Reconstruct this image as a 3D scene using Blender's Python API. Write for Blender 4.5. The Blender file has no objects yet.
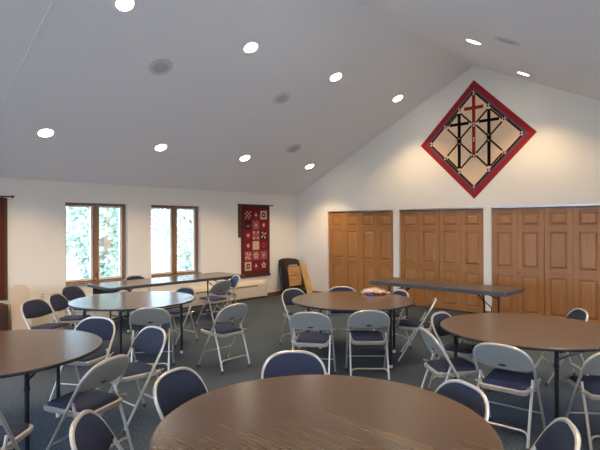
import bpy, bmesh, math, random
from mathutils import Vector, Matrix
PI = math.pi
sc = bpy.context.scene
COL = sc.collection
random.seed(7)

# ------------------------------------------------------------------ materials
def new_mat(name):
    m = bpy.data.materials.new(name); m.use_nodes = True
    nt = m.node_tree; b = nt.nodes['Principled BSDF']
    return m, nt, b
def N(nt, t, **kw):
    n = nt.nodes.new(t)
    for k, v in kw.items(): setattr(n, k, v)
    return n
def rgb(r, g, b):
    f = lambda c: (c / 255 / 12.92) if c / 255 <= .04045 else ((c / 255 + .055) / 1.055) ** 2.4
    return (f(r), f(g), f(b), 1)
def plain(name, col, rough=.5, metal=0, spec=.5, nscale=0, namt=.1, bump=0, bscale=200, coat=0):
    m, nt, b = new_mat(name)
    b.inputs['Base Color'].default_value = col
    b.inputs['Roughness'].default_value = rough
    b.inputs['Metallic'].default_value = metal
    b.inputs['Specular IOR Level'].default_value = spec
    if coat: b.inputs['Coat Weight'].default_value = coat
    tc = N(nt, 'ShaderNodeTexCoord')
    if nscale:
        no = N(nt, 'ShaderNodeTexNoise'); no.inputs['Scale'].default_value = nscale; no.inputs['Detail'].default_value = 4
        nt.links.new(tc.outputs['Object'], no.inputs['Vector'])
        mx = N(nt, 'ShaderNodeMix', data_type='RGBA')
        a = tuple(c * (1 - namt) for c in col[:3]) + (1,); c2 = tuple(min(1, c * (1 + namt)) for c in col[:3]) + (1,)
        mx.inputs[6].default_value = a; mx.inputs[7].default_value = c2
        nt.links.new(no.outputs['Fac'], mx.inputs[0]); nt.links.new(mx.outputs[2], b.inputs['Base Color'])
    if bump:
        n2 = N(nt, 'ShaderNodeTexNoise'); n2.inputs['Scale'].default_value = bscale; n2.inputs['Detail'].default_value = 3
        nt.links.new(tc.outputs['Object'], n2.inputs['Vector'])
        bp = N(nt, 'ShaderNodeBump'); bp.inputs['Strength'].default_value = bump; bp.inputs['Distance'].default_value = .002
        nt.links.new(n2.outputs['Fac'], bp.inputs['Height']); nt.links.new(bp.outputs[0], b.inputs['Normal'])
    return m
def wood(name, dark, light, axis='Z', scale=10, stretch=22, rough=.4, spec=.5, contrast=(.35, .65), rot=0, fine=.35, dist=.6, det=6):
    m, nt, b = new_mat(name)
    tc = N(nt, 'ShaderNodeTexCoord'); mp = N(nt, 'ShaderNodeMapping')
    s = [scale] * 3; s['XYZ'.index(axis)] = scale / stretch
    mp.inputs['Scale'].default_value = s; mp.inputs['Rotation'].default_value = (0, 0, rot)
    rnd = N(nt, 'ShaderNodeObjectInfo')
    nt.links.new(tc.outputs['Object'], mp.inputs['Vector'])
    add = N(nt, 'ShaderNodeVectorMath', operation='ADD')
    mul = N(nt, 'ShaderNodeMath', operation='MULTIPLY'); mul.inputs[1].default_value = 40
    nt.links.new(rnd.outputs['Random'], mul.inputs[0])
    nt.links.new(mp.outputs[0], add.inputs[0]); nt.links.new(mul.outputs[0], add.inputs[1])
    no = N(nt, 'ShaderNodeTexNoise'); no.inputs['Scale'].default_value = 1; no.inputs['Detail'].default_value = det; no.inputs['Distortion'].default_value = dist
    nt.links.new(add.outputs[0], no.inputs['Vector'])
    no2 = N(nt, 'ShaderNodeTexNoise'); no2.inputs['Scale'].default_value = 6; no2.inputs['Detail'].default_value = 3
    nt.links.new(add.outputs[0], no2.inputs['Vector'])
    mx = N(nt, 'ShaderNodeMix', data_type='FLOAT'); mx.inputs[0].default_value = fine
    nt.links.new(no.outputs['Fac'], mx.inputs[2]); nt.links.new(no2.outputs['Fac'], mx.inputs[3])
    cr = N(nt, 'ShaderNodeValToRGB'); e = cr.color_ramp.elements
    e[0].position = contrast[0]; e[0].color = dark; e[1].position = contrast[1]; e[1].color = light
    nt.links.new(mx.outputs[0], cr.inputs[0]); nt.links.new(cr.outputs[0], b.inputs['Base Color'])
    b.inputs['Roughness'].default_value = rough; b.inputs['Specular IOR Level'].default_value = spec
    return m

M = {}
M['wall'] = plain('wall_paint', (.74, .695, .625, 1), .85, spec=.2, nscale=1.5, namt=.015, bump=.15, bscale=260)
M['ceil'] = plain('ceiling_paint', (.77, .765, .775, 1), .9, spec=.1, nscale=1.0, namt=.015, bump=.1, bscale=200)
M['oak'] = wood('oak', rgb(142, 93, 46), rgb(174, 122, 68), 'Z', 34, 18, .38, .45, (.25,.75))
M['oak_h'] = wood('oak_rail', rgb(135, 87, 42), rgb(168, 116, 63), 'X', 34, 18, .38, .45, (.25,.75))
M['winwood'] = wood('window_wood', rgb(112, 76, 48), rgb(150, 108, 72), 'Z', 12, 14, .45)
M['base'] = wood('baseboard_wood', rgb(110, 62, 34), rgb(150, 92, 54), 'Y', 12, 14, .45)
def lam(name, axis, rough=.24, k=.68):
    d = tuple(c * k for c in rgb(76, 58, 45)[:3]) + (1,); l = tuple(c * k for c in rgb(106, 83, 63)[:3]) + (1,)
    return wood(name, d, l, axis, 44, 90, rough, .5, (.26, .74), fine=.0, dist=0, det=3)
M['lamX'] = lam('laminate_walnut', 'X'); M['lamY'] = lam('laminate_walnut_cross', 'Y')
M['lamR'] = wood('laminate_brown_grey', rgb(50, 44, 40), rgb(86, 76, 70), 'X', 34, 26, .3, .5, (.25, .75))
M['black'] = plain('black_edge', (.010, .010, .012, 1), .45, spec=.35, nscale=30, namt=.2)
M['blackmetal'] = plain('black_metal', (.009, .009, .011, 1), .4, spec=.4, nscale=20, namt=.2)
M['edge'] = plain('dark_edge_band', (.05, .052, .06, 1), .4, nscale=20, namt=.15)
M['frame'] = plain('chair_enamel', (.40, .37, .32, 1), .3, .35, .5, nscale=8, namt=.05)
M['panel'] = plain('chair_panel_enamel', (.35, .33, .29, 1), .33, .35, .5, nscale=8, namt=.05)
M['pad'] = plain('navy_fabric', (.011, .017, .040, 1), .7, spec=.22, nscale=60, namt=.25, bump=.5, bscale=500)
M['seatpad'] = plain('navy_seat_fabric', (.011, .018, .050, 1), .7, spec=.25, nscale=60, namt=.25, bump=.5, bscale=500)
M['slot'] = plain('slot_bronze', (.07, .05, .035, 1), .4, .5, nscale=30, namt=.3)
M['rubber'] = plain('rubber', (.03, .03, .03, 1), .7, nscale=30, namt=.2)
M['cap'] = plain('white_cap', (.7, .68, .64, 1), .5, nscale=30, namt=.05)
M['brass'] = plain('brass', (.62, .42, .16, 1), .25, 1, nscale=40, namt=.1)
M['track'] = plain('steel_track', (.6, .6, .6, 1), .3, .8, nscale=40, namt=.1)
M['heater'] = plain('heater_enamel', (.60, .54, .42, 1), .5, nscale=6, namt=.03)
M['heatdark'] = plain('heater_slots', (.05, .045, .04, 1), .7, nscale=30, namt=.2)
M['grille'] = plain('speaker_grille', (.60, .60, .59, 1), .8, nscale=120, namt=.15)
M['grille2'] = plain('speaker_mesh', (.46, .46, .46, 1), .9, nscale=200, namt=.3)
M['trim'] = plain('white_trim', (.75, .75, .73, 1), .5, nscale=10, namt=.03)
M['sash'] = plain('sash_vinyl', (.62, .64, .56, 1), .4, nscale=10, namt=.05)
M['red'] = plain('quilt_red', rgb(148, 42, 44), .95, spec=.1, nscale=35, namt=.22, bump=.6, bscale=60)
M['crim'] = plain('quilt_crimson', rgb(112, 32, 42), .95, spec=.1, nscale=45, namt=.25, bump=.6, bscale=60)
M['grey'] = plain('quilt_greyblue', rgb(92, 84, 98), .95, spec=.1, nscale=45, namt=.2)
M['cream'] = plain('quilt_cream', rgb(222, 192, 160), .95, spec=.1, nscale=45, namt=.08, bump=.6, bscale=60)
M['qbrown'] = plain('quilt_dark_brown', rgb(66, 30, 26), .95, spec=.1, nscale=45, namt=.2)
M['qblack'] = plain('quilt_black', rgb(16, 15, 17), .95, spec=.1, nscale=45, namt=.2)
M['qolive'] = plain('quilt_olive', rgb(84, 70, 42), .95, spec=.1, nscale=45, namt=.2)
M['qgreen'] = plain('quilt_grey_green', rgb(104, 104, 84), .95, spec=.1, nscale=45, namt=.2)
M['qpink'] = plain('quilt_pink', rgb(150, 82, 80), .95, spec=.1, nscale=45, namt=.2)
M['qcream'] = plain('quilt_faded_cream', rgb(186, 164, 140), .95, spec=.1, nscale=60, namt=.2)
M['qborder'] = plain('quilt_border', rgb(82, 46, 40), .95, spec=.1, nscale=25, namt=.3)
M['darkbrown'] = plain('dark_brown_enamel', rgb(58, 44, 40), .4, .2, nscale=14, namt=.2)
M['tan'] = wood('tan_slats', rgb(160, 112, 66), rgb(198, 150, 98), 'Y', 20, 8, .5)
M['ltwood'] = wood('light_board', rgb(176, 140, 88), rgb(204, 168, 112), 'Z', 8, 10, .5)
M['creamboard'] = plain('cream_board', rgb(190, 172, 156), .6, nscale=4, namt=.05)
M['darkwood'] = wood('dark_wood', rgb(52, 34, 26), rgb(84, 58, 44), 'Z', 12, 10, .5)
M['bread'] = plain('bread_crust', rgb(168, 120, 78), .7, nscale=25, namt=.35, bump=.8, bscale=60)
M['bluewrap'] = plain('blue_wrap', rgb(30, 60, 190), .35, nscale=10, namt=.1)
M['concrete'] = plain('outer_wall', (.5, .48, .44, 1), .9, nscale=4, namt=.08)
M['pale_ground'] = plain('pale_grey_ground', rgb(178, 176, 168), .95, nscale=3, namt=.15)  # outdoor ground made pale grey so no green light bounces into the hall
M['bark'] = plain('bark', rgb(110, 92, 74), .9, nscale=12, namt=.3)
M['leafA'] = plain('leaf_light', rgb(148, 160, 136), .8, nscale=2, namt=.25)
M['leafB'] = plain('leaf_mid', rgb(116, 134, 112), .8, nscale=2, namt=.25)
M['fencew'] = plain('fence_wood', rgb(150, 130, 112), .9, nscale=6, namt=.2)
# carpet
m, nt, b = new_mat('carpet'); M['carpet'] = m
tc = N(nt, 'ShaderNodeTexCoord')
n1 = N(nt, 'ShaderNodeTexNoise'); n1.inputs['Scale'].default_value = 70; n1.inputs['Detail'].default_value = 5
n2 = N(nt, 'ShaderNodeTexNoise'); n2.inputs['Scale'].default_value = 1.2; n2.inputs['Detail'].default_value = 3
nt.links.new(tc.outputs['Object'], n1.inputs['Vector']); nt.links.new(tc.outputs['Object'], n2.inputs['Vector'])
cr = N(nt, 'ShaderNodeValToRGB'); e = cr.color_ramp.elements
e[0].position = .36; e[0].color = (.024, .034, .046, 1); e[1].position = .64; e[1].color = (.098, .124, .150, 1)
nt.links.new(n1.outputs['Fac'], cr.inputs[0])
mx = N(nt, 'ShaderNodeMix', data_type='RGBA', blend_type='MULTIPLY'); mx.inputs[0].default_value = .35
nt.links.new(cr.outputs[0], mx.inputs[6]); nt.links.new(n2.outputs['Fac'], mx.inputs[7]); nt.links.new(mx.outputs[2], b.inputs['Base Color'])
b.inputs['Roughness'].default_value = .95; b.inputs['Specular IOR Level'].default_value = .1
bp = N(nt, 'ShaderNodeBump'); bp.inputs['Strength'].default_value = .6; bp.inputs['Distance'].default_value = .006
nt.links.new(n1.outputs['Fac'], bp.inputs['Height']); nt.links.new(bp.outputs[0], b.inputs['Normal'])
# glass
m, nt, b = new_mat('window_glass'); M['glass'] = m
nt.nodes.remove(b)
tr = N(nt, 'ShaderNodeBsdfTransparent'); gl = N(nt, 'ShaderNodeBsdfGlossy'); gl.inputs['Roughness'].default_value = .02
fr = N(nt, 'ShaderNodeFresnel'); ms = N(nt, 'ShaderNodeMixShader')
nt.links.new(fr.outputs[0], ms.inputs[0]); nt.links.new(tr.outputs[0], ms.inputs[1]); nt.links.new(gl.outputs[0], ms.inputs[2])
nt.links.new(ms.outputs[0], nt.nodes['Material Output'].inputs['Surface'])
# clear plastic bag
m, nt, b = new_mat('clear_bag'); M['bag'] = m
nt.nodes.remove(b)
tr = N(nt, 'ShaderNodeBsdfTransparent'); gl = N(nt, 'ShaderNodeBsdfGlossy'); gl.inputs['Roughness'].default_value = .4
df = N(nt, 'ShaderNodeBsdfDiffuse'); df.inputs['Color'].default_value = (.8, .75, .7, 1)
m1 = N(nt, 'ShaderNodeMixShader'); m1.inputs[0].default_value = .75; m2 = N(nt, 'ShaderNodeMixShader'); m2.inputs[0].default_value = .3
nt.links.new(gl.outputs[0], m1.inputs[1]); nt.links.new(df.outputs[0], m1.inputs[2])
nt.links.new(tr.outputs[0], m2.inputs[1]); nt.links.new(m1.outputs[0], m2.inputs[2])
nt.links.new(m2.outputs[0], nt.nodes['Material Output'].inputs['Surface'])
# lamp lens
m, nt, b = new_mat('lamp_lens'); M['lens'] = m
b.inputs['Emission Color'].default_value = (1, .9, .72, 1); b.inputs['Emission Strength'].default_value = 38
b.inputs['Base Color'].default_value = (.8, .8, .8, 1)

# ------------------------------------------------------------------ mesh helper
class B:
    def __init__(s, *mats): s.bm = bmesh.new(); s.mats = mats; s.mi = 0; s.X = Matrix()
    def use(s, i): s.mi = i; return s
    def v(s, p): return s.bm.verts.new(s.X @ Vector(p))
    def f(s, vs):
        try: fc = s.bm.faces.new(vs); fc.material_index = s.mi; return fc
        except ValueError: return None
    def box(s, x0, x1, y0, y1, z0, z1, bev=0):
        c = [s.v((x, y, z)) for z in (z0, z1) for y in (y0, y1) for x in (x0, x1)]
        fs = [s.f([c[i] for i in q]) for q in ((0, 2, 3, 1), (4, 5, 7, 6), (0, 1, 5, 4), (2, 6, 7, 3), (0, 4, 6, 2), (1, 3, 7, 5))]
        if bev:
            es = list({e for f in fs for e in f.edges})
            r = bmesh.ops.bevel(s.bm, geom=es, offset=bev, segments=2, affect='EDGES', profile=.6)
            for f in r['faces']: f.material_index = s.mi
        return s
    def loft(s, rings, cap0=True, cap1=True, closed=True):
        vr = [[s.v(p) for p in r] for r in rings]
        n = len(vr[0])
        for a, b_ in zip(vr, vr[1:]):
            for i in range(n if closed else n - 1):
                s.f([a[i], a[(i + 1) % n], b_[(i + 1) % n], b_[i]])
        if cap0: s.f(list(reversed(vr[0])))
        if cap1: s.f(vr[-1])
        return s
    def tube(s, pts, r, n=8, caps=True, flat=1.0):
        P = [Vector(p) for p in pts]; rings = []; up = None
        for i, p in enumerate(P):
            t = (P[min(i + 1, len(P) - 1)] - P[max(i - 1, 0)]).normalized()
            if up is None:
                up = Vector((0, 0, 1)) if abs(t.z) < .9 else Vector((0, 1, 0))
            up = (up - t * up.dot(t)).normalized(); sd = t.cross(up)
            rr = r[i] if isinstance(r, (list, tuple)) else r
            rings.append([p + up * (rr * math.cos(a)) + sd * (rr * flat * math.sin(a)) for a in [2 * PI * k / n for k in range(n)]])
        return s.loft(rings, caps, caps)
    def lathe(s, prof, c=(0, 0, 0), n=32, caps=True):
        return s.loft([[(c[0] + r * math.cos(2 * PI * k / n), c[1] + r * math.sin(2 * PI * k / n), c[2] + z) for k in range(n)] for r, z in prof], caps, caps)
    def prism(s, poly, o, ax, ay, d):
        # polygon in plane (ax, ay) at origin o, thickness vector d
        o, ax, ay, d = map(Vector, (o, ax, ay, d))
        r0 = [o + ax * p[0] + ay * p[1] for p in poly]
        return s.loft([r0, [p + d for p in r0]])
def obj(name, b, parent=None, smooth=False, loc=None, ang=35):
    me = bpy.data.meshes.new(name)
    bmesh.ops.recalc_face_normals(b.bm, faces=b.bm.faces)
    if smooth:
        for f in b.bm.faces: f.smooth = True
        for e in b.bm.edges:
            if len(e.link_faces) == 2 and e.calc_face_angle(0) > math.radians(ang): e.smooth = False
    b.bm.to_mesh(me); b.bm.free()
    for m_ in b.mats: me.materials.append(m_)
    o = bpy.data.objects.new(name, me); COL.objects.link(o)
    if parent is not None: o.parent = parent
    if loc is not None: o.location = loc
    return o
def tag(o, label, cat, group=None):
    o['label'] = label; o['category'] = cat
    if group: o['group'] = group
    return o
def thing(name, label, cat, loc=(0, 0, 0), rz=0, group=None):
    o = bpy.data.objects.new(name, None); COL.objects.link(o); o.empty_display_size = .1
    o.location = loc; o.rotation_euler = (0, 0, rz)
    return tag(o, label, cat, group)
def struct(name, b, parent=None, **k):
    o = obj(name, b, parent, **k)
    if parent is None: o['kind'] = 'structure'
    return o
def copy_tree(o, parent=None):
    c = o.copy(); COL.objects.link(c)
    if parent is not None: c.parent = parent
    for ch in list(o.children): copy_tree(ch, c)
    return c

# ------------------------------------------------------------------ room shell
EV, XA, AP = 2.454, 4.639, 4.724
SL = (AP - EV) / XA; TH = math.atan(SL)
XR = 2 * XA; YB = -11.6; WT = .2
def ceil_z(x): return EV + SL * x if x <= XA else 2 * AP - EV - SL * x
b = B(M['carpet']); b.box(-.02, XR + .02, YB - .02, .75, -.1, 0); struct('floor', b)
# window wall with openings
WIN = [(-5.715, -4.585), (-4.10, -2.95)]
WINX = [(-9.15, -8.0), (-10.8, -9.6)]; WZ0, WZ1 = .69, 2.105
def wall_with_holes(name, x0, x1, holes, ya, yb, ztop, mat, z0=-.1):
    b = B(mat)
    ys = ya
    for (h0, h1, hz0, hz1) in sorted(holes):
        b.box(x0, x1, ys, h0, z0, ztop); b.box(x0, x1, h0, h1, z0, hz0); b.box(x0, x1, h0, h1, hz1, ztop); ys = h1
    b.box(x0, x1, ys, yb, z0, ztop)
    return struct(name, b)
wall_with_holes('wall_left', -WT, 0, [(a, c, WZ0, WZ1) for a, c in WIN] + [(a, c, .3, 2.2) for a, c in WINX], YB - WT, WT, EV + .02, M['wall'])
WINR = [(-7.2, -5.8), (-4.2, -2.8)]
wall_with_holes('wall_right', XR, XR + WT, [(a, c, .8, 2.1) for a, c in WINR], YB - WT, WT, EV + .02, M['wall'])
# closet wall (gable) with three openings
CL = [(1.030 + k * 1.9695, 1.030 + k * 1.9695 + 1.826) for k in range(3)]
b = B(M['wall']); HD = 2.03
xs = 0
for (a, c) in CL:
    b.box(xs, a, 0, .12, -.1, HD); xs = c
b.box(xs, XR, 0, .12, -.1, HD)
b.prism([(0, HD), (XR, HD), (XR, EV + .02), (XA, AP + .02), (0, EV + .02)], (0, 0, 0), (1, 0, 0), (0, 0, 1), (0, .12, 0))
struct('wall_back', b)
b = B(M['wall']); b.box(.0, XR, .72, .75, 0, HD + .1)
for (a, c) in CL:
    b.box(a - .03, a, .12, .72, 0, HD); b.box(c, c + .03, .12, .72, 0, HD)
b.box(0, XR, .12, .72, HD, HD + .03)
struct('trim_8', b)['label'] = 'closet interior'
# rear wall behind the viewer with tall windows
RW = [(.6, 2.5), (2.8, 4.7), (5.0, 6.9), (7.2, 9.0)]
b = B(M['wall']); xs = 0
for (a, c) in RW:
    b.box(xs, a, YB - WT, YB, -.1, 2.2); b.box(a, c, YB - WT, YB, -.1, .5); xs = c
b.box(xs, XR, YB - WT, YB, -.1, 2.2)
b.prism([(0, 2.2), (XR, 2.2), (XR, EV + .02), (XA, AP + .02), (0, EV + .02)], (0, YB - WT, 0), (1, 0, 0), (0, 0, 1), (0, WT, 0))
struct('wall_front', b)
# ceiling: two slopes
b = B(M['ceil'])
b.prism([(-.5, EV - SL * .5), (XA, AP), (XR + .5, EV - SL * .5), (XR + .5, EV - SL * .5 + .2), (XA, AP + .2), (-.5, EV - SL * .5 + .2)], (0, YB - .5, 0), (1, 0, 0), (0, 0, 1), (0, -YB + 1.3, 0))
struct('ceiling', b)
# the ceiling seam strip, one on each slope
b = B(M['trim']); b.X = Matrix.Translation((0, -7.12, EV)) @ Matrix.Rotation(-TH, 4, 'Y')
b.box(.02, XA / math.cos(TH) - .01, -.008, .008, -.006, .002); struct('trim_1', b)
# baseboards
b = B(M['base']); b.box(0, .018, -1.12, -.001, 0, .085, .003); struct('baseboard_left', b)
b = B(M['base']); xs = .02
for (a, c) in CL + [(XR, XR)]:
    if a > xs: b.box(xs, a, -.016, 0, 0, .085, .003)
    xs = c
struct('baseboard_back', b)
# windows
def window(n, y0, y1, x_in=-.085):
    # frame set back in the plaster reveal
    w = B(M['winwood'], M['sash'])
    fo, t = x_in - .09, .05
    w.box(fo, x_in, y0, y1, WZ1 - .045, WZ1); w.box(fo, x_in, y0, y1, WZ0, WZ0 + .045)
    w.box(fo, x_in, y0, y0 + .03, WZ0 + .045, WZ1 - .045); w.box(fo, x_in, y1 - .062, y1, WZ0 + .045, WZ1 - .045)
    ym = (y0 + y1) / 2 + .0
    w.box(fo, x_in + .005, ym - .046, ym + .046, WZ0 + .045, WZ1 - .045)
    f = struct('window_%d' % n, w)
    for a, c in ((y0 + .03, ym - .046), (ym + .046, y1 - .062)):
        s_ = B(M['sash']); z0, z1 = WZ0 + .045, WZ1 - .045; xx0, xx1 = fo + .02, x_in - .02; q = .028
        s_.box(xx0, xx1, a, a + q, z0, z1); s_.box(xx0, xx1, c - q * 1.4, c, z0, z1)
        s_.box(xx0, xx1, a + q, c - q * 1.4, z0, z0 + q * 1.2); s_.box(xx0, xx1, a + q, c - q * 1.4, z1 - q, z1)
        so = obj('sash', s_, f)
        g = B(M['glass']); g.box(fo + .04, fo + .045, a + q * .5, c - q, z0 + q * .5, z1 - q * .5); obj('pane', g, so)
    si = B(M['winwood']); si.box(x_in, .03, y0, y1, WZ0 - .0, WZ0 + .022, .004); obj('sill', si, f)
    h = B(M['brass'])
    h.box(x_in, x_in + .03, ym - .035, ym + .035, WZ0 + .05, WZ0 + .075, .006)
    h.tube([(x_in + .02, ym, WZ0 + .07), (x_in + .05, ym - .005, WZ0 + .10), (x_in + .05, ym - .02, WZ0 + .17)], .008, 8)
    h.lathe([(.002, 0), (.012, .004), (.014, .014), (.010, .024), (.002, .028)], (x_in + .05, ym - .02, WZ0 + .165), 12)
    obj('crank_handle', h, f, True)
for i, (a, c) in enumerate(WIN): window(i + 1, a, c)
def simple_window(n, pts, horizontal):
    # windows of the walls beside and behind the viewer
    w = B(M['winwood'])
    a, c, z0, z1, off = pts
    q = .05
    def bb(u0, u1, za, zb):
        if horizontal: w.box(u0, u1, off, off + .07, za, zb)
        else: w.box(off, off + .07, u0, u1, za, zb)
    bb(a, c, z1 - q, z1); bb(a, c, z0, z0 + q); bb(a, a + q, z0 + q, z1 - q); bb(c - q, c, z0 + q, z1 - q); mid = (a + c) / 2; bb(mid - q / 2, mid + q / 2, z0 + q, z1 - q)
    f = struct('window_%d' % n, w)
    g = B(M['glass'])
    for (u0, u1) in ((a + q, mid - q / 2), (mid + q / 2, c - q)):
        if horizontal: g.box(u0, u1, off + .03, off + .035, z0 + q, z1 - q)
        else: g.box(off + .03, off + .035, u0, u1, z0 + q, z1 - q)
    obj('pane', g, f)
k = 3
for (a, c) in WINR: simple_window(k, (a, c, .8, 2.1, XR + .08), False); k += 1
for (a, c) in WINX: simple_window(k, (a, c, .3, 2.2, -.15), False); k += 1
for (a, c) in RW: simple_window(k, (a, c, .5, 2.2, YB - .15), True); k += 1

# ------------------------------------------------------------------ bifold closet doors
LW, LT, LH = (1.826 - .012) / 4, .034, 1.975
def leaf_mesh(b):
    w, t = LW - .004, LT
    st = .085; P = [(.10, .755), (.905, 1.545), (1.665, 1.885)]
    b.use(0); b.box(0, st, 0, t, 0, LH); b.box(w - st, w, 0, t, 0, LH)
    b.use(1); zs = 0
    for (p0, p1) in P:
        b.box(st, w - st, 0, t, zs, p0); zs = p1
    b.box(st, w - st, 0, t, zs, LH)
    b.use(0)
    for (p0, p1) in P:   # raised panel: sunk groove then raised field, arched top on the small upper one
        x0, x1 = st, w - st
        g, r = .012, .045
        def ring(d, y, arch=0):
            xa_, xb_, za, zb = x0 + d, x1 - d, p0 + d, p1 - d
            pts = [(xa_, y, za), (xb_, y, za), (xb_, y, zb)]
            for q in range(1, 8):
                tq = q / 8; pts.append((xb_ + (xa_ - xb_) * tq, y, zb - arch * math.sin(PI * tq) * 0))
            pts.append((xa_, y, zb)); return pts
        b.loft([ring(0, .0), ring(g * .3, .016), ring(g, .017), ring(r, .003), ring(r + .003, .001)], False, True)
    return b
leafA = None
BIL = ['oak bifold door pair of the left closet, left half', 'oak bifold door pair of the left closet, right half beside the narrow wall strip',
       'oak bifold door pair of the middle closet, left half with dark centre gap', 'oak bifold door pair of the middle closet, right half behind the long table end',
       'oak bifold door pair of the right closet, left half right of the long table', 'oak bifold door pair at the right edge, right half of the right closet']
di = 0
for ci, (a, c) in enumerate(CL):
    for h in (0, 1):
        x0 = a + .004 + h * 2 * LW
        d = thing('bifold_door', BIL[di], 'closet door', (x0, .045, .018), 0, 'oak bifold closet doors'); di += 1
        for l in (0, 1):
            if leafA is None:
                b = B(M['oak'], M['oak_h']); leaf_mesh(b); lf = obj('leaf', b, d); leafA = lf
            else:
                lf = leafA.copy(); COL.objects.link(lf); lf.parent = d
            dx = (.003 if h == 1 else -.001)
            lf.location = (l * LW + dx, 0, 0)
        kx = (LW + .035) if h == 0 else (LW - .05)
        kb = B(M['brass']); kb.X = Matrix.Translation((kx, 0, .83)) @ Matrix.Rotation(PI / 2, 4, 'X')
        kb.lathe([(.014, 0), (.014, .003), (.006, .006), (.006, .016), (.015, .024), (.017, .031), (.012, .038), (.002, .04)], n=16)
        obj('knob', kb, d, True)
    b = B(M['track']); b.box(a, c, .02, .075, HD - .022, HD); struct('trim_%d' % (ci + 2), b)

# ------------------------------------------------------------------ heater on the window wall
t = thing('baseboard_heater', 'long cream baseboard heater running along the window wall', 'heater', (0, -3.765, 0))
HL = 2.645
b = B(M['heater']); b.prism([(0, .04), (.095, .04), (.1, .05), (.1, .33), (.075, .385), (0, .395)], (0, -HL, 0), (1, 0, 0), (0, 0, 1), (0, 2 * HL, 0)); obj('casing', b, t)
b = B(M['heatdark'])
yy = -HL + .1
while yy < HL - .3:
    b.prism([(0, 0), (.022, 0), (.022, .035), (0, .035)], (.101, yy, .285), (0, 1, 0), (0, 0, 1), (-.004, 0, 0)); yy += .034
obj('vent_slots', b, t)
b = B(M['heatdark']); b.box(.0, .07, -HL + .02, HL - .02, 0, .04); obj('toe_recess', b, t)
for yj in (-HL, -1.2, 1.2, HL - .06):
    b = B(M['heater']); b.box(0, .104, yj, yj + .06, .03, .398, .004); obj('joint_cover', b, t)
b = B(M['cap'], M['black']); b.box(0, .007, -6.12, -6.05, .50, .61, .003).use(1)
for zz in (.53, .57):
    b.box(.006, .008, -6.1, -6.09, zz, zz + .015); b.box(.006, .008, -6.08, -6.07, zz, zz + .015)
tag(obj('wall_outlet', b), 'small ivory wall outlet above the heater near left chairs', 'outlet')

# ------------------------------------------------------------------ quilts
def quilt_diamond():
    b = B(M['red'], M['grey'], M['qbrown'], M['cream'], M['qblack'], M['crim'], M['qpink'], M['qolive'])
    o = (4.65, -.0005, 3.32); AX, AZ = (1, 0, 0), (0, 0, 1)
    def dia(cx, cz, h, d, m):
        b.use(m); b.prism([(cx, cz + h), (cx - h, cz), (cx, cz - h), (cx + h, cz)], (o[0], o[1], o[2]), AX, AZ, (0, -d, 0))
    dia(0, 0, 1.13, .004, 7); dia(0, 0, 1.12, .007, 0); dia(0, 0, .985, .009, 1); dia(0, 0, .93, .011, 2); dia(0, 0, .88, .013, 3)
    def bar(x0, z0, x1, z1, w, d, m):
        b.use(m); v = Vector((x1 - x0, z1 - z0)); n = Vector((-v.y, v.x)).normalized() * w / 2
        b.prism([(x0 - n.x, z0 - n.y), (x1 - n.x, z1 - n.y), (x1 + n.x, z1 + n.y), (x0 + n.x, z0 + n.y)], o, AX, AZ, (0, -d, 0))
    s = .3
    # thin tan sashing over the whole on-point grid
    for q in (-1, 1):
        for kk in (-.3, .3):
            bar(kk - .6 + 0, q * (.6) + 0 if 0 else 0, kk - .6, 0, .001, .001, 3) if 0 else None
    for k_ in (-1, 1):
        bar(-.6 if k_ > 0 else -.6, .3 * 1 if k_ > 0 else -.3, .3, -.6 if k_ > 0 else .6, .028, .0145, 7) if 0 else None
    # four framed cells
    for cx in (-.29, .29):
        for cz in (.29, -.29):
            P = [(cx, cz + .27), (cx - .27, cz), (cx, cz - .27), (cx + .27, cz)]
            for i in range(4):
                p, q = P[i], P[(i + 1) % 4]
                f0, f1 = .1, .9
                bar(p[0] + (q[0] - p[0]) * f0, p[1] + (q[1] - p[1]) * f0, p[0] + (q[0] - p[0]) * f1, p[1] + (q[1] - p[1]) * f1, .034, .016, 2)
        bar(cx, .53, cx, .06, .060, .019, 4); bar(cx, -.06, cx, -.53, .060, .019, 4)
        bar(cx - .19, .325, cx + .19, .325, .056, .020, 4)
        for q in ((-.035, .035), (.035, -.035)):
            b.use(6); b.prism([(cx - .04, -.045), (cx + .04, -.045), (cx + .04, .045), (cx - .04, .045)], o, AX, AZ, (0, -.018, 0))
    bar(0, .86, 0, -.33, .062, .021, 0); bar(-.185, .60, .185, .60, .062, .022, 0)
    # little four-patch nodes
    nodes = [(0, .88), (0, -.88), (.88, 0), (-.88, 0)] + [(sx * .585, sz * .3) for sx in (-1, 1) for sz in (-1, 1)] + [(sx * .29, sz * .595) for sx in (-1, 1) for sz in (-1, 1)] + [(0, -.33), (0, .28), (0, 0)]
    for (nx, nz) in nodes:
        for (i, (dx, dz)) in enumerate(((0, .022), (.022, 0), (0, -.022), (-.022, 0))):
            b.use((3, 6, 3, 2)[i]); h = .020
            b.prism([(nx + dx, nz + dz + h), (nx + dx - h, nz + dz), (nx + dx, nz + dz - h), (nx + dx + h, nz + dz)], o, AX, AZ, (0, -.023, 0))
    return b
tag(obj('diamond_quilt', quilt_diamond()), 'diamond shaped red bordered quilt with three crosses, high on the gable wall', 'quilt')

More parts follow.
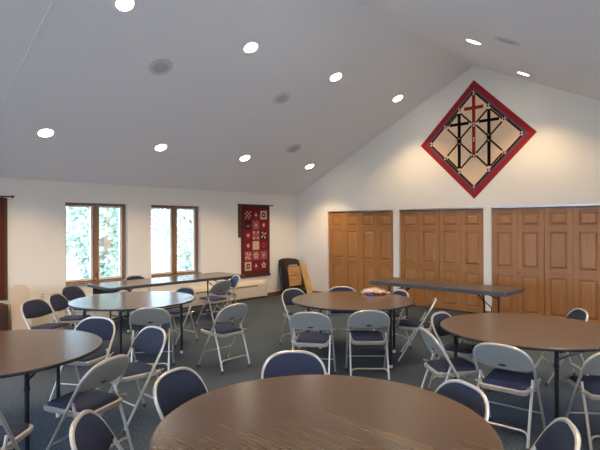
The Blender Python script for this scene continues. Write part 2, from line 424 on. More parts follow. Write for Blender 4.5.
def block_quilt(y0, y1, z0, z1):
    """red 3 x 6 block sampler quilt on the window wall; returns (cloth)"""
    b = B(M['qborder'], M['crim'], M['qcream'], M['qgreen'], M['qpink'], M['qblack'], M['qbrown'])
    w, h = y1 - y0, z1 - z0
    o = (.012, y0, z0); AY, AZ = (0, 1, 0), (0, 0, 1)
    def R(u0, u1, v0, v1, d, m): b.use(m); b.prism([(u0, v0), (u1, v0), (u1, v1), (u0, v1)], o, AY, AZ, (d, 0, 0))
    def Pg(pts, d, m): b.use(m); b.prism(pts, o, AY, AZ, (d, 0, 0))
    R(0, w, 0, h, .006, 0); R(.06, w - .06, .085, h - .085, .009, 1)
    cw, ch = (w - .16) / 3, (h - .21) / 6
    rnd = random.Random(3)
    kinds = ['weave', 'tulip', 'wreath', 'basket', 'star', 'star', 'star', 'nine', 'pin', 'star', 'plain', 'dot', 'pin', 'bigstar', 'leaf', 'square', 'tulip', 'bigstar']
    for r in range(6):
        for c in range(3):
            cu, cv = .08 + cw * (c + .5), h - .105 - ch * (r + .5); s = min(cw, ch) * .38
            kd = kinds[r * 3 + c]
            R(cu - s * 1.12, cu + s * 1.12, cv - s * 1.12, cv + s * 1.12, .0105, rnd.choice([1, 1, 6, 4]) if kd not in ('wreath', 'square', 'plain') else 2)
            def star(n_, ro, ri, m, d=.013, rot=0.):
                Pg([(cu + (ro if i % 2 == 0 else ri) * math.cos(PI * i / n_ + rot + PI / 2), cv + (ro if i % 2 == 0 else ri) * math.sin(PI * i / n_ + rot + PI / 2)) for i in range(2 * n_)], d, m)
            if kd == 'weave':
                for i in range(4):
                    for j in range(4):
                        if (i + j) % 2 == 0: R(cu - s + i * s / 2 + .005, cu - s + (i + 1) * s / 2 - .005, cv - s + j * s / 2 + .005, cv - s + (j + 1) * s / 2 - .005, .012, 2)
            elif kd == 'wreath':
                star(10, s * .72, s * .66, 5); star(8, s * .34, s * .3, 2, .015)
            elif kd == 'nine':
                for i in (-1, 1):
                    for j in (-1, 1):
                        R(cu + i * s * .75 - s * .28, cu + i * s * .75 + s * .28, cv + j * s * .75 - s * .28, cv + j * s * .75 + s * .28, .012, 2)
                star(8, s * .5, s * .3, 4)
            elif kd == 'pin':
                for i in range(4):
                    a = PI / 2 * i + .3
                    Pg([(cu, cv), (cu + s * math.cos(a), cv + s * math.sin(a)), (cu + s * 1.1 * math.cos(a + .6), cv + s * 1.1 * math.sin(a + .6))], .012, 2)
            elif kd == 'bigstar': star(5, s * 1.05, s * .5, 2); star(5, s * .4, s * .25, 4, .015)
            elif kd == 'plain': R(cu - s * .7, cu + s * .7, cv - s * .9, cv + s * .9, .013, 2)
            elif kd == 'square': R(cu - s * .55, cu + s * .55, cv - s * .6, cv + s * .6, .013, 6); R(cu - s * .25, cu + s * .25, cv - s * .3, cv + s * .3, .015, 2)
            elif kd == 'dot': star(8, s * .9, s * .35, 4); star(8, s * .28, s * .26, 5, .015)
            elif kd == 'basket': R(cu - s * .6, cu + s * .6, cv - s * .5, cv, .013, 3); Pg([(cu - s * .7, cv + .005), (cu + s * .7, cv + .005), (cu + s * .3, cv + s * .7), (cu - s * .3, cv + s * .7)], .013, 6)
            elif kd == 'tulip': Pg([(cu - s * .12, cv - s), (cu + s * .12, cv - s), (cu + s * .12, cv), (cu - s * .12, cv)], .013, 3); star(3, s * .6, s * .3, 2, .014)
            elif kd == 'leaf': star(4, s, s * .3, 3, .013, .5); star(4, s * .6, s * .2, 2, .015)
            else: star(8, s * .85, s * .4, 4); star(8, s * .5, s * .25, 2, .015)
    return b
def rod(y0, y1, z):
    b = B(M['darkwood']); b.tube([(.022, y0, z), (.022, y1, z)], .011, 10)
    for e, sg in ((y0, -1), (y1, 1)):
        b.X = Matrix.Translation((.022, e, z)) @ Matrix.Rotation(-sg * PI / 2, 4, 'X')
        b.lathe([(.008, 0), (.02, .01), (.022, .025), (.012, .04), (.002, .045)], n=12); b.X = Matrix()
    return b
q = thing('hanging_quilt', 'red sampler quilt of eighteen blocks hanging between right window and corner', 'quilt', (0, 0, 0))
obj('cloth', block_quilt(-1.85, -.96, .535, 2.165), q)
obj('rod', rod(-1.91, -.90, 2.175), q, True)
b = B(M['qolive']); b.box(.002, .010, -1.93, -1.85, 1.42, 2.165); obj('backing_strip', b, q)['label'] = 'olive backing strip'
b = B(M['qborder']); b.box(.004, .03, -1.87, -.94, .50, .545, .006); obj('bottom_batten', b, q)
q = thing('hanging_quilt', 'red sampler quilt cut off by the left edge of the picture', 'quilt', (0, 0, 0))
obj('cloth', block_quilt(-7.42, -6.64, .56, 2.15), q)
obj('rod', rod(-7.48, -6.55, 2.165), q, True)
b = B(M['qolive']); b.box(.004, .02, -6.64, -6.60, .55, 2.14, .004); obj('side_binding', b, q)['label'] = 'black and tan checked side binding'

# ------------------------------------------------------------------ things leaning at the walls
b = B(M['creamboard'])
def board_outline(w, h, r=.09):
    P = [(-w / 2, 0), (w / 2, 0)]
    for a in range(0, 7): P.append((w / 2 - r + r * math.cos(a * PI / 12), h - r + r * math.sin(a * PI / 12)))
    for a in range(6, 13): P.append((-w / 2 + r + r * math.cos(a * PI / 12), h - r + r * math.sin(a * PI / 12)))
    return P
b.prism(board_outline(.28, .80), (.34, -6.50, .003), (0, 1, 0), Vector((-.20, 0, .98)), (.03, 0, .006))
tag(obj('leaning_board', b), 'cream rounded board leaning against the wall under the left quilt', 'board')
t = thing('low_cabinet', 'dark brown low cabinet below the left quilt at picture edge', 'cabinet', (0, 0, 0))
b = B(M['darkwood']); b.box(.015, .36, -7.55, -6.69, .0, .52, .004); obj('body', b, t)
b = B(M['darkwood']); b.box(.36, .376, -7.53, -6.71, .04, .50, .003); d_ = obj('door', b, t)
b = B(M['brass']); b.tube([(.372, -7.1, .3), (.385, -7.1, .3), (.385, -7.1, .36), (.372, -7.1, .36)], .005, 6); obj('handle', b, d_)

# ------------------------------------------------------------------ folding chair
Z = .774; FY, TY = .22, -.245
def Ay(z): return FY + (TY - FY) * z / .785
HWC = .224
def chair_parts(parent):
    P = {}
    def u_curve(zs, n=28):
        pts = []
        for i in range(n + 1):
            t_ = PI * i / n; c_ = math.cos(t_)
            x = -HWC * (1 if c_ > 0 else -1) * abs(c_) ** .72; z = .61 + (Z - .61) * abs(math.sin(t_)) ** .82
            pts.append((x, Ay(z), z))
        return pts
    U = u_curve(0)
    # frame tube above the seat
    b = B(M['frame']); b.tube([(-HWC, Ay(.47), .47)] + U + [(HWC, Ay(.47), .47)], .0112, 8); obj('back_frame', b, parent, True)
    # front legs (continue the tube to the floor)
    for s in (-1, 1):
        b = B(M['frame']); b.tube([(s * HWC, Ay(.47), .47), (s * (HWC - .002), Ay(.03), .03)], .0112, 8); l = obj('leg', b, parent, True)
        c = B(M['rubber']); c.tube([(s * (HWC - .002), Ay(.035), .035), (s * (HWC - .002), Ay(.0), .002)], .016, 8); obj('foot_cap', c, l, True)
        b = B(M['frame']); b.tube([(s * .200, Ay(.505) + .004, .505), (s * .203, -.16, .27), (s * .205, -.236, .03)], .011, 8); l = obj('leg', b, parent, True)
        c = B(M['rubber']); c.tube([(s * .205, -.235, .035), (s * .2055, -.243, .002)], .0145, 8); obj('foot_cap', c, l, True)
        b = B(M['frame']); b.tube([(s * .208, Ay(.40) + .0, .41), (s * .206, -.175, .45)], .007, 6, flat=.6); obj('seat_link', b, parent)
    # stretchers
    b = B(M['frame']); b.tube([(-HWC + .01, Ay(.20), .20), (HWC - .01, Ay(.20), .20)], .007, 8); obj('stretcher', b, parent, True)
    yb = lambda z: -.236 + (.27 - z) * 0 - .0 + (.076) * (z - .03) / .24
    pts = [(-.203, yb(.09), .09), (-.198, yb(.115), .115), (-.18, yb(.135), .135), (-.15, yb(.142), .142), (.15, yb(.142), .142), (.18, yb(.135), .135), (.198, yb(.115), .115), (.203, yb(.09), .09)]
    b = B(M['frame']); b.tube(pts, .0085, 8); obj('stretcher', b, parent, True)
    # backrest panel and pad, curved, filling the arch
    nx, nz = 24, 8
    def ztop(x):
        a = min(1, abs(x) / HWC); c_ = a ** (1 / .72); t_ = math.acos(min(1, c_)); return .61 + (Z - .61) * math.sin(t_) ** .82
    def sheet(inset, bot, bow, off, thick, puff, mat, curve=.018):
        b = B(mat); hw = HWC - inset; F, K = [], []
        for i in range(nx + 1):
            x = hw * math.sin(PI / 2 * (-1 + 2 * i / nx)); zt = ztop(x * HWC / hw) - inset; zb = bot - bow * (1 - (x / hw) ** 2)
            colF, colK = [], []
            for j in range(nz + 1):
                v_ = .5 - .5 * math.cos(PI * j / nz); z = zb + (zt - zb) * v_
                yb_ = Ay(z) - curve * (1 - (x / hw) ** 2)
                e = (1 - abs(2 * v_ - 1) ** 5) * (1 - abs(x / hw) ** 8)
                colF.append((x, yb_ + off + thick + puff * e, z)); colK.append((x, yb_ + off, z))
            F.append(colF); K.append(colK)
        vf = [[b.v(p) for p in c] for c in F]; vk = [[b.v(p) for p in c] for c in K]
        for i in range(nx):
            for j in range(nz):
                b.f([vf[i][j], vf[i + 1][j], vf[i + 1][j + 1], vf[i][j + 1]]); b.f([vk[i][j], vk[i][j + 1], vk[i + 1][j + 1], vk[i + 1][j]])
            b.f([vf[i][0], vk[i][0], vk[i + 1][0], vf[i + 1][0]]); b.f([vf[i][nz], vf[i + 1][nz], vk[i + 1][nz], vk[i][nz]])
        for j in range(nz):
            b.f([vf[0][j], vf[0][j + 1], vk[0][j + 1], vk[0][j]]); b.f([vf[nx][j], vk[nx][j], vk[nx][j + 1], vf[nx][j + 1]])
        return b
    bk = obj('backrest', sheet(.004, .588, .022, -.004, .006, 0, M['panel']), parent, True)
    obj('back_pad', sheet(.004, .585, .020, .004, .006, .014, M['pad']), bk, True)['label'] = 'navy padded front of backrest'
    b = B(M['slot']); z0 = .602; yy = Ay(z0) - .018 - .006
    b.X = Matrix.Translation((0, yy, z0)) @ Matrix.Rotation(math.atan((FY - TY) / .785), 4, 'X')
    b.loft([[(.030 * math.cos(a), y_, .010 * math.sin(a)) for a in [2 * PI * i / 16 for i in range(16)]] for y_ in (.006, -.004)])
    obj('handle_slot', b, bk)['label'] = 'dark oval hand slot'
    # seat pan + pad
    def outline(wf, wr, yf, yr, r, z, tilt=.05, n=6):
        P_ = []
        for (cx, cy, a0) in ((wf - r, yf - r, 0), (-wf + r, yf - r, PI / 2), (-wr + r, yr + r, PI), (wr - r, yr + r, 1.5 * PI)):
            for i in range(n + 1):
                a = a0 + PI / 2 * i / n; x, y = cx + r * math.cos(a), cy + r * math.sin(a); P_.append((x, y, z + (y - .0) * tilt))
        return P_
    b = B(M['frame'])
    b.loft([outline(.196, .184, .215, -.185, .045, .408), outline(.198, .186, .217, -.187, .045, .412), outline(.198, .186, .217, -.187, .045, .438), outline(.192, .180, .211, -.181, .042, .443)])
    sp = obj('seat', b, parent, True)
    b = B(M['seatpad'])
    b.loft([outline(.180, .168, .199, -.168, .045, .444), outline(.182, .170, .201, -.170, .045, .450), outline(.172, .160, .190, -.160, .045, .462), outline(.150, .140, .165, -.138, .045, .4685), outline(.09, .085, .10, -.085, .04, .473)])
    obj('seat_pad', b, sp, True)['label'] = 'navy padded seat top'

G1 = 'folding chairs around the tables'
CH = [
 (4.994, -5.039, 31.8, 'beige folding chair seen from behind, left one nearest the viewer at far round table'),
 (5.38, -4.555, 42, 'beige folding chair seen from behind, right one nearest the viewer at far round table'),
 (3.885, -4.01, 264, 'folding chair at the left side of the far round table, near the corner'),
 (4.182, -3.474, 219.5, 'folding chair behind the far round table, top of navy back left of the bread bag'),
 (4.823, -3.269, 155, 'folding chair behind the far round table, navy back just right of the bread bag'),
 (5.45, -3.6, 117, 'folding chair seen edge-on at the right side of the far round table'),
 (6.378, -4.351, 269, 'folding chair with navy back showing, tucked at left end of right round table'),
 (6.595, -5.006, 319, 'beige folding chair turned sideways, its back panel seen slanting left of right table'),
 (7.13, -5.07, 3, 'beige folding chair seen from behind, full view in front of right round table'),
 (7.73, -4.74, 38, 'beige folding chair cut off by the right picture edge at right round table'),
 (7.015, -3.278, 126, 'folding chair behind right round table, only top of navy back visible before closets'),
 (6.093, -7.318, 288, 'folding chair with dark navy back at left side of nearest round table'),
 (6.281, -6.682, 227, 'folding chair with dark navy back directly behind the nearest round table'),
 (7.27, -6.59, 154, 'folding chair whose navy back peeks over right rim of nearest round table'),
 (7.77, -6.74, 117, 'folding chair with navy back cut by bottom picture edge, right of nearest table'),
 (6.351, -7.935, 321.9, 'folding chair with dark back cut by bottom picture edge, left of nearest table'),
 (3.835, -7.07, 210, 'folding chair with bright blue back behind left round table, near its right rim'),
 (5.068, -7.586, 111.6, 'large beige folding chair seen from behind at right side of left round table'),
 (4.59, -6.97, 182, 'folding chair with bright blue back leaning left, between left and nearest round tables'),
 (3.42, -6.09, 52, 'beige folding chair seen from behind in front of the round table before the windows'),
 (2.38, -5.11, 189, 'folding chair with blue back at the right rim of round table before the windows'),
 (1.8, -3.97, 96, 'beige folding chair seen from behind at the long table, nearest its right end'),
 (1.46, -3.46, 158, 'folding chair with blue seat at right end of long table under windows'),
 (2.13, -6.78, 298, 'folding chair with navy back, leftmost of three by the left wall'),
 (1.781, -6.348, 312, 'folding chair with navy back, middle of the three by the left wall'),
 (1.052, -5.89, 295, 'folding chair with navy back, rightmost of three, below the left window'),
 (.40, -4.55, 270, 'folding chair behind the long table, thin dark back top between the windows'),
 (3.882, -5.408, 90.2, 'lone beige folding chair seen from behind in the open carpet near the centre'),
 (5.25, -8.28, 40, 'folding chair at bottom left corner, only the blue seat and a leg showing'),
]
proto = thing('folding_chair', CH[0][3], 'chair', (CH[0][0], CH[0][1], 0), math.radians(CH[0][2]), G1)
chair_parts(proto)
for (x, y, a, lb) in CH[1:]:
    o = copy_tree(proto); o.location = (x, y, 0); o.rotation_euler = (0, 0, math.radians(a)); o['label'] = lb

# ------------------------------------------------------------------ round tables
TZ = .745; TR = .782
def round_table(x, y, rz, half, label, mat, rl=.6, TR=.782):
    t = thing('round_table', label, 'table', (x, y, 0), math.radians(rz), 'round folding tables')
    b = B(mat, M['black'])
    b.use(0); b.lathe([(TR - .004, TZ - .0015), (TR - .006, TZ)], n=96, caps=False); b.bm.faces.ensure_lookup_table()
    n = 96
    ring = [(( TR - .006) * math.cos(2 * PI * k_ / n), (TR - .006) * math.sin(2 * PI * k_ / n), TZ) for k_ in range(n)]
    b.f([b.v(p) for p in ring])
    b.use(1); b.lathe([(TR - .02, TZ - .024), (TR - .002, TZ - .022), (TR, TZ - .018), (TR, TZ - .005), (TR - .004, TZ - .0015)], n=96, caps=False)
    b.f([b.v((( TR - .02) * math.cos(2 * PI * k_ / n), (TR - .02) * math.sin(2 * PI * k_ / n), TZ - .024)) for k_ in range(n)])
    top = obj('tabletop', b, t, True, ang=50); top.rotation_euler = (0, 0, -math.radians(rz))
    b = B(M['blackmetal'])
    ln, wd = rl * math.cos(math.radians(half)), rl * math.sin(math.radians(half))
    for s in (-1, 1):
        b.box(-ln - .05, ln + .05, s * wd - .02, s * wd + .02, TZ - .055, TZ - .024)
    for s in (-1, 1): b.box(s * ln - .03, s * ln + .03, -wd - .02, wd + .02, TZ - .05, TZ - .024)
    obj('apron', b, t)
    for sx in (-1, 1):
        b = B(M['blackmetal'])
        b.tube([(sx * ln, -wd, TZ - .12), (sx * ln, wd, TZ - .12)], .010, 8)
        b.tube([(sx * ln, -wd, TZ - .30), (sx * ln, 0, TZ - .34), (sx * ln, wd, TZ - .30)], .008, 8) if False else None
        b.tube([(sx * ln, 0, TZ - .12), (sx * ln * .35, 0, TZ - .045)], .009, 8)
        obj('leg_brace', b, t)
        for sy in (-1, 1):
            b = B(M['blackmetal'])
            b.tube([(sx * ln, sy * wd, TZ - .05), (sx * ln, sy * wd, .03)], .0165, 12)
            b.tube([(sx * ln, sy * wd, TZ - .18), (sx * ln, sy * wd, TZ - .15)], .021, 12)
            l = obj('leg', b, t, True)
            c = B(M['cap']); c.lathe([(.018, 0), (.020, .004), (.020, .03), (.016, .036)], (sx * ln, sy * wd, .001), 12); obj('foot_cap', c, l, True)
    return t
round_table(7.08, -7.325, 20, 45, 'nearest brown round folding table, filling the bottom of the picture', M['lamX'], .5, .80)
round_table(4.786, -4.031, 29, 36, 'brown round folding table with a bag of bread on it, far centre', M['lamY'], .62)
round_table(2.646, -5.90, 7, 50, 'round folding table reflecting the windows, left of centre', M['lamY'], .6)
round_table(4.275, -7.955, 58, 55, 'brown round folding table cut off by the left picture edge', M['lamX'], .62)
round_table(7.045, -4.36, -12, 41, 'brown round folding table at right before the closets', M['lamY'], .64)

# ------------------------------------------------------------------ rectangular tables
def rect_table(x0, x1, y0, y1, label, mat, long_axis, apron=False, th=.06):
    cx, cy = (x0 + x1) / 2, (y0 + y1) / 2
    L_, W_ = (x1 - x0, y1 - y0) if long_axis == 'X' else (y1 - y0, x1 - x0)
    t = thing('rectangular_table', label, 'table', (cx, cy, 0), 0 if long_axis == 'X' else PI / 2)
    def rr(w, l, r, z, n=5):
        P_ = []
        for (sx, sy, a0) in ((1, 1, 0), (-1, 1, PI / 2), (-1, -1, PI), (1, -1, 1.5 * PI)):
            for i in range(n + 1):
                a = a0 + PI / 2 * i / n; P_.append((sx * (l - r) + r * math.cos(a), sy * (w - r) + r * math.sin(a), z))
        return P_
    b = B(mat, M['edge'])
    w, l = W_ / 2, L_ / 2
    b.use(1); b.loft([rr(w - .01, l - .01, .02, TZ - th), rr(w, l, .03, TZ - th + .005), rr(w, l, .03, TZ - .003), rr(w - .004, l - .004, .028, TZ)], True, False)
    b.use(0); b.f([b.v(p) for p in rr(w - .004, l - .004, .028, TZ)])
    obj('tabletop', b, t)
    for s in (-1, 1):
        b = B(M['blackmetal']); xx = s * (l - .36)
        b.tube([(xx, -w + .1, .20), (xx, w - .1, .20)], .010, 8)
        b.tube([(xx, -w + .07, TZ - .07), (xx, w - .07, TZ - .07)], .012, 8)
        b.tube([(xx, 0, .20), (xx, 0, .45), (xx - s * .30, 0, TZ - .05)], .009, 8)
        b.tube([(xx, -w + .11, .55), (xx - s * .22, -.05, TZ - .05)], .009, 8); b.tube([(xx, w - .11, .55), (xx - s * .22, .05, TZ - .05)], .009, 8)
        obj('leg_brace', b, t)
        for sy in (-1, 1):
            b = B(M['blackmetal'])
            b.tube([(xx, sy * (w - .07), TZ - .05), (xx, sy * (w - .10), TZ - .22), (xx, sy * (w - .10), .08), (xx, sy * (w - .09), .02)], .0135, 10)
            lg = obj('leg', b, t, True)
            c = B(M['cap']); c.lathe([(.017, 0), (.018, .03), (.014, .035)], (xx, sy * (w - .09), .001), 10); obj('foot_cap', c, lg, True)
    if apron:
        b = B(M['edge']); b.box(-l + .05, -l + .48, w - .14, w - .12, TZ - .17, TZ - .06); obj('apron', b, t)
    return t
rect_table(3.70, 6.03, -2.12, -1.38, 'long brown rectangular folding table in front of the closet doors', M['lamR'], 'X')
rect_table(.50, 1.30, -5.58, -2.85, 'long dark rectangular folding table standing under the two windows', M['lamX'], 'Y', True, .05)
bpy.data.objects['rectangular_table.001'].children
# ------------------------------------------------------------------ bread bag on far round table
t = thing('bread_bag', 'clear bag of bread with a blue label on the far round table', 'food', (4.72, -3.42, TZ + .002), math.radians(40))
rnd = random.Random(5)
b = B(M['bread'])
for (lx, ly, s) in ((-.09, .0, 1.), (.0, .02, 1.1), (.09, .0, .95), (.03, -.07, .8)):
    rings = []
    for i in range(9):
        ph = PI * i / 8; r = math.sin(ph)
        rings.append([(lx + s * .065 * max(r, .02) * math.cos(a), ly + s * .075 * max(r, .02) * math.sin(a), .030 * s - .030 * s * math.cos(ph) * 1 + .004 * math.sin(3 * a)) for a in [2 * PI * k_ / 14 for k_ in range(14)]])
    b.loft(rings)
obj('bread_roll', b, t, True)
b = B(M['bag'])
rings = []
for i in range(14):
    u = i / 13; xx = -.20 + .40 * u; sc_ = max(.06, math.sin(PI * min(1, u * 1.12 + .02)) ** .5) if u < .86 else .25 + .35 * (u - .86)
    rings.append([(xx, .12 * sc_ * math.cos(a) * (1 + .08 * math.sin(5 * a + i)), .042 * sc_ + .005 + .04 * sc_ * math.sin(a) * (1 + .1 * math.cos(4 * a + i))) for a in [2 * PI * k_ / 18 for k_ in range(18)]])
b.loft(rings); obj('plastic_bag', b, t, True)
b = B(M['bluewrap']); b.X = Matrix.Translation((-.03, -.125, .0)) ; b.box(-.09, -.01, -.03, .0, .002, .014, .003); obj('label_card', b, t)['label'] = 'blue printed card'

# ------------------------------------------------------------------ stacked folded chairs in the corner
def folded_chair(parent, last):
    lean = Matrix.Rotation(-math.radians(9), 4, 'Y')
    w, h = .255, .89
    b = B(M['darkbrown']); b.X = lean
    pts = [(0, -w, .01), (0, -w, h - .16)] + [(0, -w + .14 - .14 * math.cos(a), h - .16 + .15 * math.sin(a)) for a in [PI / 2 * i / 6 for i in range(1, 7)]]
    pts += [(0, w - .14 + .14 * math.sin(a), h - .16 + .15 * math.cos(a)) for a in [PI / 2 * i / 6 for i in range(0, 7)]] + [(0, w, .01)]
    b.tube(pts, .014, 8); obj('frame', b, parent, True)
    b = B(M['darkbrown']); b.X = lean; b.box(-.006, .012, -w + .01, w - .01, h - .20, h - .03, .003); obj('backrest', b, parent)
    for s in (-1, 1):
        b = B(M['darkbrown']); b.X = lean; b.tube([(.03, s * (w - .035), .02), (.03, s * (w - .035), .55)], .010, 8); obj('leg', b, parent, True)
    if last:
        b = B(M['tan']); b.X = lean
        b.box(.03, .05, -w + .05, w - .05, .50, .70, .004); b.box(.03, .05, -w + .05, w - .05, .24, .485, .004); obj('seat', b, parent)['label'] = 'tan wooden seat slats'
        b = B(M['cap']); b.X = lean
        for i in range(6): b.box(.014, .022, -.13 + i * .05, -.11 + i * .05, .715, .75)
        obj('hinge_tab', b, parent)
    else:
        b = B(M['darkbrown']); b.X = lean; b.box(.03, .045, -w + .02, w - .02, .08, .68, .003); obj('seat', b, parent)
FL = ['dark folded chair nearest the wall in the corner stack, behind the others', 'dark folded chair second from the wall in the corner stack', 'dark folded chair second from the front in the corner stack', 'front folded chair of the corner stack, with tan wooden seat slats']
for i in range(4):
    t = thing('folded_chair', FL[i], 'chair', (.16 + i * .095, -.42 - i * .03, 0), 0, 'folded chairs stacked in the corner')
    folded_chair(t, i == 3)
b = B(M['ltwood']); b.prism([(-.10, 0), (.10, 0), (.10, .80), (-.10, .80)], (.55, -.11, .004), (0, 1, 0), Vector((-.34, 0, .94)), (.02, 0, .007))
tag(obj('leaning_board', b), 'pale tan wooden board leaning in the corner right of stacked folded chairs', 'board')

# ------------------------------------------------------------------ ceiling lights and speakers
def slope_frame(x, y, left):
    z = ceil_z(x); a = -TH if left else TH
    return Matrix.Translation((x, y, z)) @ Matrix.Rotation(a, 4, 'Y')
YS = [-.81, -2.73, -4.60, -6.45, -8.33, -10.2]
xL = [1.175, 3.48]; xR = [5.83, 8.10]
lab = {(1, 0): 'ceiling light on the left slope, upper row, nearest the gable wall', (1, 1): 'ceiling light on the left slope, upper row, second from the gable wall',
       (1, 2): 'ceiling light on the left slope, upper row, third from the gable wall', (1, 3): 'ceiling light on the left slope cut by the top picture edge',
       (0, 0): 'ceiling light on the left slope, lower row, nearest the gable wall', (0, 1): 'ceiling light on the left slope, lower row, second from the gable wall',
       (0, 2): 'ceiling light on the left slope, lower row, third from the gable wall', (0, 3): 'ceiling light on the left slope, lower row, nearest the left picture edge',
       (2, 0): 'ceiling light on the right slope, nearest the gable wall', (2, 1): 'ceiling light on the right slope, beside the round speaker'}
LAMP_W = 150
first = None
for xi, x in enumerate(xL + xR):
    for yi, y in enumerate(YS):
        if xi == 3 and yi > 3: continue
        lb = lab.get((xi, yi), 'recessed round ceiling light behind or beside the viewer, out of the picture')
        t = thing('ceiling_light', lb, 'light', (0, 0, 0), 0, 'recessed ceiling lights')
        t.matrix_world = slope_frame(x, y, xi < 2)
        if first is None:
            b = B(M['trim']); b.lathe([(.092, -.001), (.095, -.006), (.112, -.006), (.118, -.0005)], n=32, caps=False); r_ = obj('trim_ring', b, t, True)
            b = B(M['lens']); b.lathe([(.094, -.003), (.06, -.0045), (.001, -.005)], n=32); l_ = obj('lens', b, t, True)
            first = (r_, l_)
        else:
            for o in first:
                c = o.copy(); COL.objects.link(c); c.parent = t
        ld = bpy.data.lights.get('can_lamp') or bpy.data.lights.new('can_lamp', 'SPOT')
        ld.energy = LAMP_W; ld.spot_size = math.radians(112); ld.spot_blend = .75; ld.shadow_soft_size = .07; ld.color = (1, .72, .40)
        lo = bpy.data.objects.new('can_lamp', ld); COL.objects.link(lo); lo.parent = t
        lo.matrix_parent_inverse = Matrix.Identity(4)
        lo.matrix_local = Matrix.Rotation(TH if xi < 2 else -TH, 4, 'Y') @ Matrix.Translation((0, 0, -.11))
SP = [(2.78, -5.58, 'round ceiling speaker largest and nearest, between ceiling lights', 1), (2.79, -3.31, 'round ceiling speaker in the middle of the left slope', 1), (1.66, -1.84, 'small looking round ceiling speaker low on left slope near the gable', 1), (6.5, -3.36, 'round ceiling speaker on the right slope beside a light', 0)]
SP[0] = SP[0][:2] + ('largest looking round ceiling speaker, on left slope below two lights',) + SP[0][3:]
for (x, y, lb, left) in SP:
    t = thing('ceiling_speaker', lb, 'speaker', (0, 0, 0), 0, 'ceiling speakers'); t.matrix_world = slope_frame(x, y, left)
    b = B(M['grille']); b.lathe([(.10, -.010), (.13, -.011), (.155, -.007), (.16, -.0005)], n=36, caps=False); obj('rim', b, t, True)
    b = B(M['grille2']); b.lathe([(.101, -.010), (.06, -.008), (.001, -.007)], n=36); obj('grille', b, t, True)

# ------------------------------------------------------------------ outdoors
b = B(M['pale_ground']); b.box(-60, 70, -70, 60, -.5, -.3); o = struct('ground', b)
def tree(x, y, h, r, label, seed, mat, n=4200):
    rd = random.Random(seed)
    t = thing('tree', label, 'tree', (x, y, -.3), 0, 'trees outside the windows')
    b = B(M['bark']); b.tube([(0, 0, 0), (.1, .05, h * .3), (0, .1, h * .6), (.05, 0, h * .9)], [.2, .16, .1, .04], 8)
    for i in range(7):
        a = rd.random() * 2 * PI; z = h * (.25 + .08 * i)
        b.tube([(0, 0, z), (r * .5 * math.cos(a), r * .5 * math.sin(a), z + .5), (r * .8 * math.cos(a), r * .8 * math.sin(a), z + 1.0)], [.07, .04, .015], 6)
    obj('trunk', b, t, True)
    b = B(mat)
    for i in range(n):
        u = rd.random(); a = rd.random() * 2 * PI; z = h * (.02 + 1.0 * rd.random())
        env = r * math.sin(PI * min(1, max(.05, (z / h) * .92 + .02))) ** .6 * (.8 + .25 * math.sin(a * 3 + z * 2))
        rad = env * math.sqrt(.2 + .8 * u)
        c = Vector((rad * math.cos(a), rad * math.sin(a), z)); s = .07 + .09 * rd.random()
        d1 = Vector((rd.gauss(0, 1), rd.gauss(0, 1), rd.gauss(0, 1))).normalized(); d2 = d1.orthogonal().normalized()
        b.f([b.v(c + d1 * s), b.v(c + d2 * s * .5), b.v(c - d1 * s), b.v(c - d2 * s * .5)])
    obj('foliage', b, t)
tree(-8.5, -1.0, 6.5, 2.1, 'leafy tree outside, nearest behind the left window', 1, M['leafB'])
tree(-9.2, 3.4, 6.2, 2.1, 'leafy tree outside, nearest behind the right window', 3, M['leafA'])
tree(-16, -2.2, 9.5, 3.0, 'tall hazy tree far outside, behind the nearest tree of the left window', 5, M['leafA'], 5200)
tree(-17.5, 3.9, 9.0, 3.0, 'tall hazy tree far outside, seen between the two nearer trees', 6, M['leafB'], 5200)
tree(-16.5, 10.0, 9.5, 3.0, 'tall hazy tree far outside, behind the nearest tree of the right window', 7, M['leafA'], 5200)

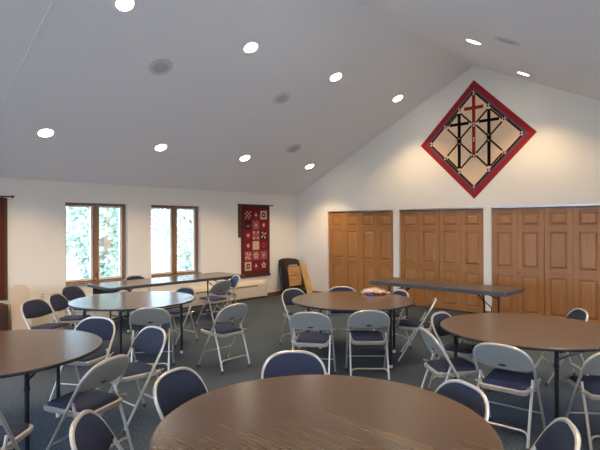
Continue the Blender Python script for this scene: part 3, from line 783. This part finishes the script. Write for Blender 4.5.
# ------------------------------------------------------------------ light
w = bpy.data.worlds.new('sky'); sc.world = w; w.use_nodes = True; nt = w.node_tree
bg = nt.nodes['Background']
sk = N(nt, 'ShaderNodeTexSky'); sk.sky_type = 'NISHITA'; sk.sun_disc = False; sk.sun_elevation = math.radians(48); sk.sun_rotation = math.radians(60); sk.air_density = 1.2; sk.dust_density = 2.0
mx = N(nt, 'ShaderNodeMix', data_type='RGBA'); mx.inputs[0].default_value = .55; mx.inputs[7].default_value = (.50, .80, 1.42, 1)
mul = N(nt, 'ShaderNodeMix', data_type='RGBA', blend_type='MULTIPLY'); mul.inputs[0].default_value = 1; mul.inputs[7].default_value = (.2, .2, .2, 1)
nt.links.new(sk.outputs[0], mul.inputs[6]); nt.links.new(mul.outputs[2], mx.inputs[6]); nt.links.new(mx.outputs[2], bg.inputs[0])
bg.inputs[1].default_value = 15.0
sd = bpy.data.lights.new('sun', 'SUN'); sd.energy = 20; sd.angle = .01; sd.color = (1, .95, .85)
so = bpy.data.objects.new('sun', sd); COL.objects.link(so)
so.rotation_euler = Vector((.35, .45, .82)).to_track_quat('Z', 'Y').to_euler()

# ------------------------------------------------------------------ camera
cd = bpy.data.cameras.new('camera'); co = bpy.data.objects.new('camera', cd); COL.objects.link(co); sc.camera = co
cd.sensor_width = 36; cd.lens = 493.31 / 600 * 36; cd.clip_start = .05; cd.clip_end = 300
yaw, roll = .7488, -.0035
fw = Vector((-math.sin(yaw), math.cos(yaw), 0)); r = Vector((math.cos(yaw), math.sin(yaw), 0)); u = Vector((0, 0, 1))
r2 = r * math.cos(roll) + u * math.sin(roll); u2 = -r * math.sin(roll) + u * math.cos(roll)
co.matrix_world = Matrix((( r2.x, u2.x, -fw.x, 8.6095), (r2.y, u2.y, -fw.y, -9.1346), (r2.z, u2.z, -fw.z, 1.7038), (0, 0, 0, 1)))
vs = sc.view_settings; vs.view_transform = 'Standard'; vs.look = 'None'; vs.exposure = -.12; vs.gamma = 1; vs.use_curve_mapping = False
sc.cycles.use_denoising = True
sc.cycles.max_bounces = 10; sc.cycles.diffuse_bounces = 6; sc.cycles.glossy_bounces = 4; sc.cycles.transparent_max_bounces = 12
sc.cycles.sample_clamp_indirect = 15
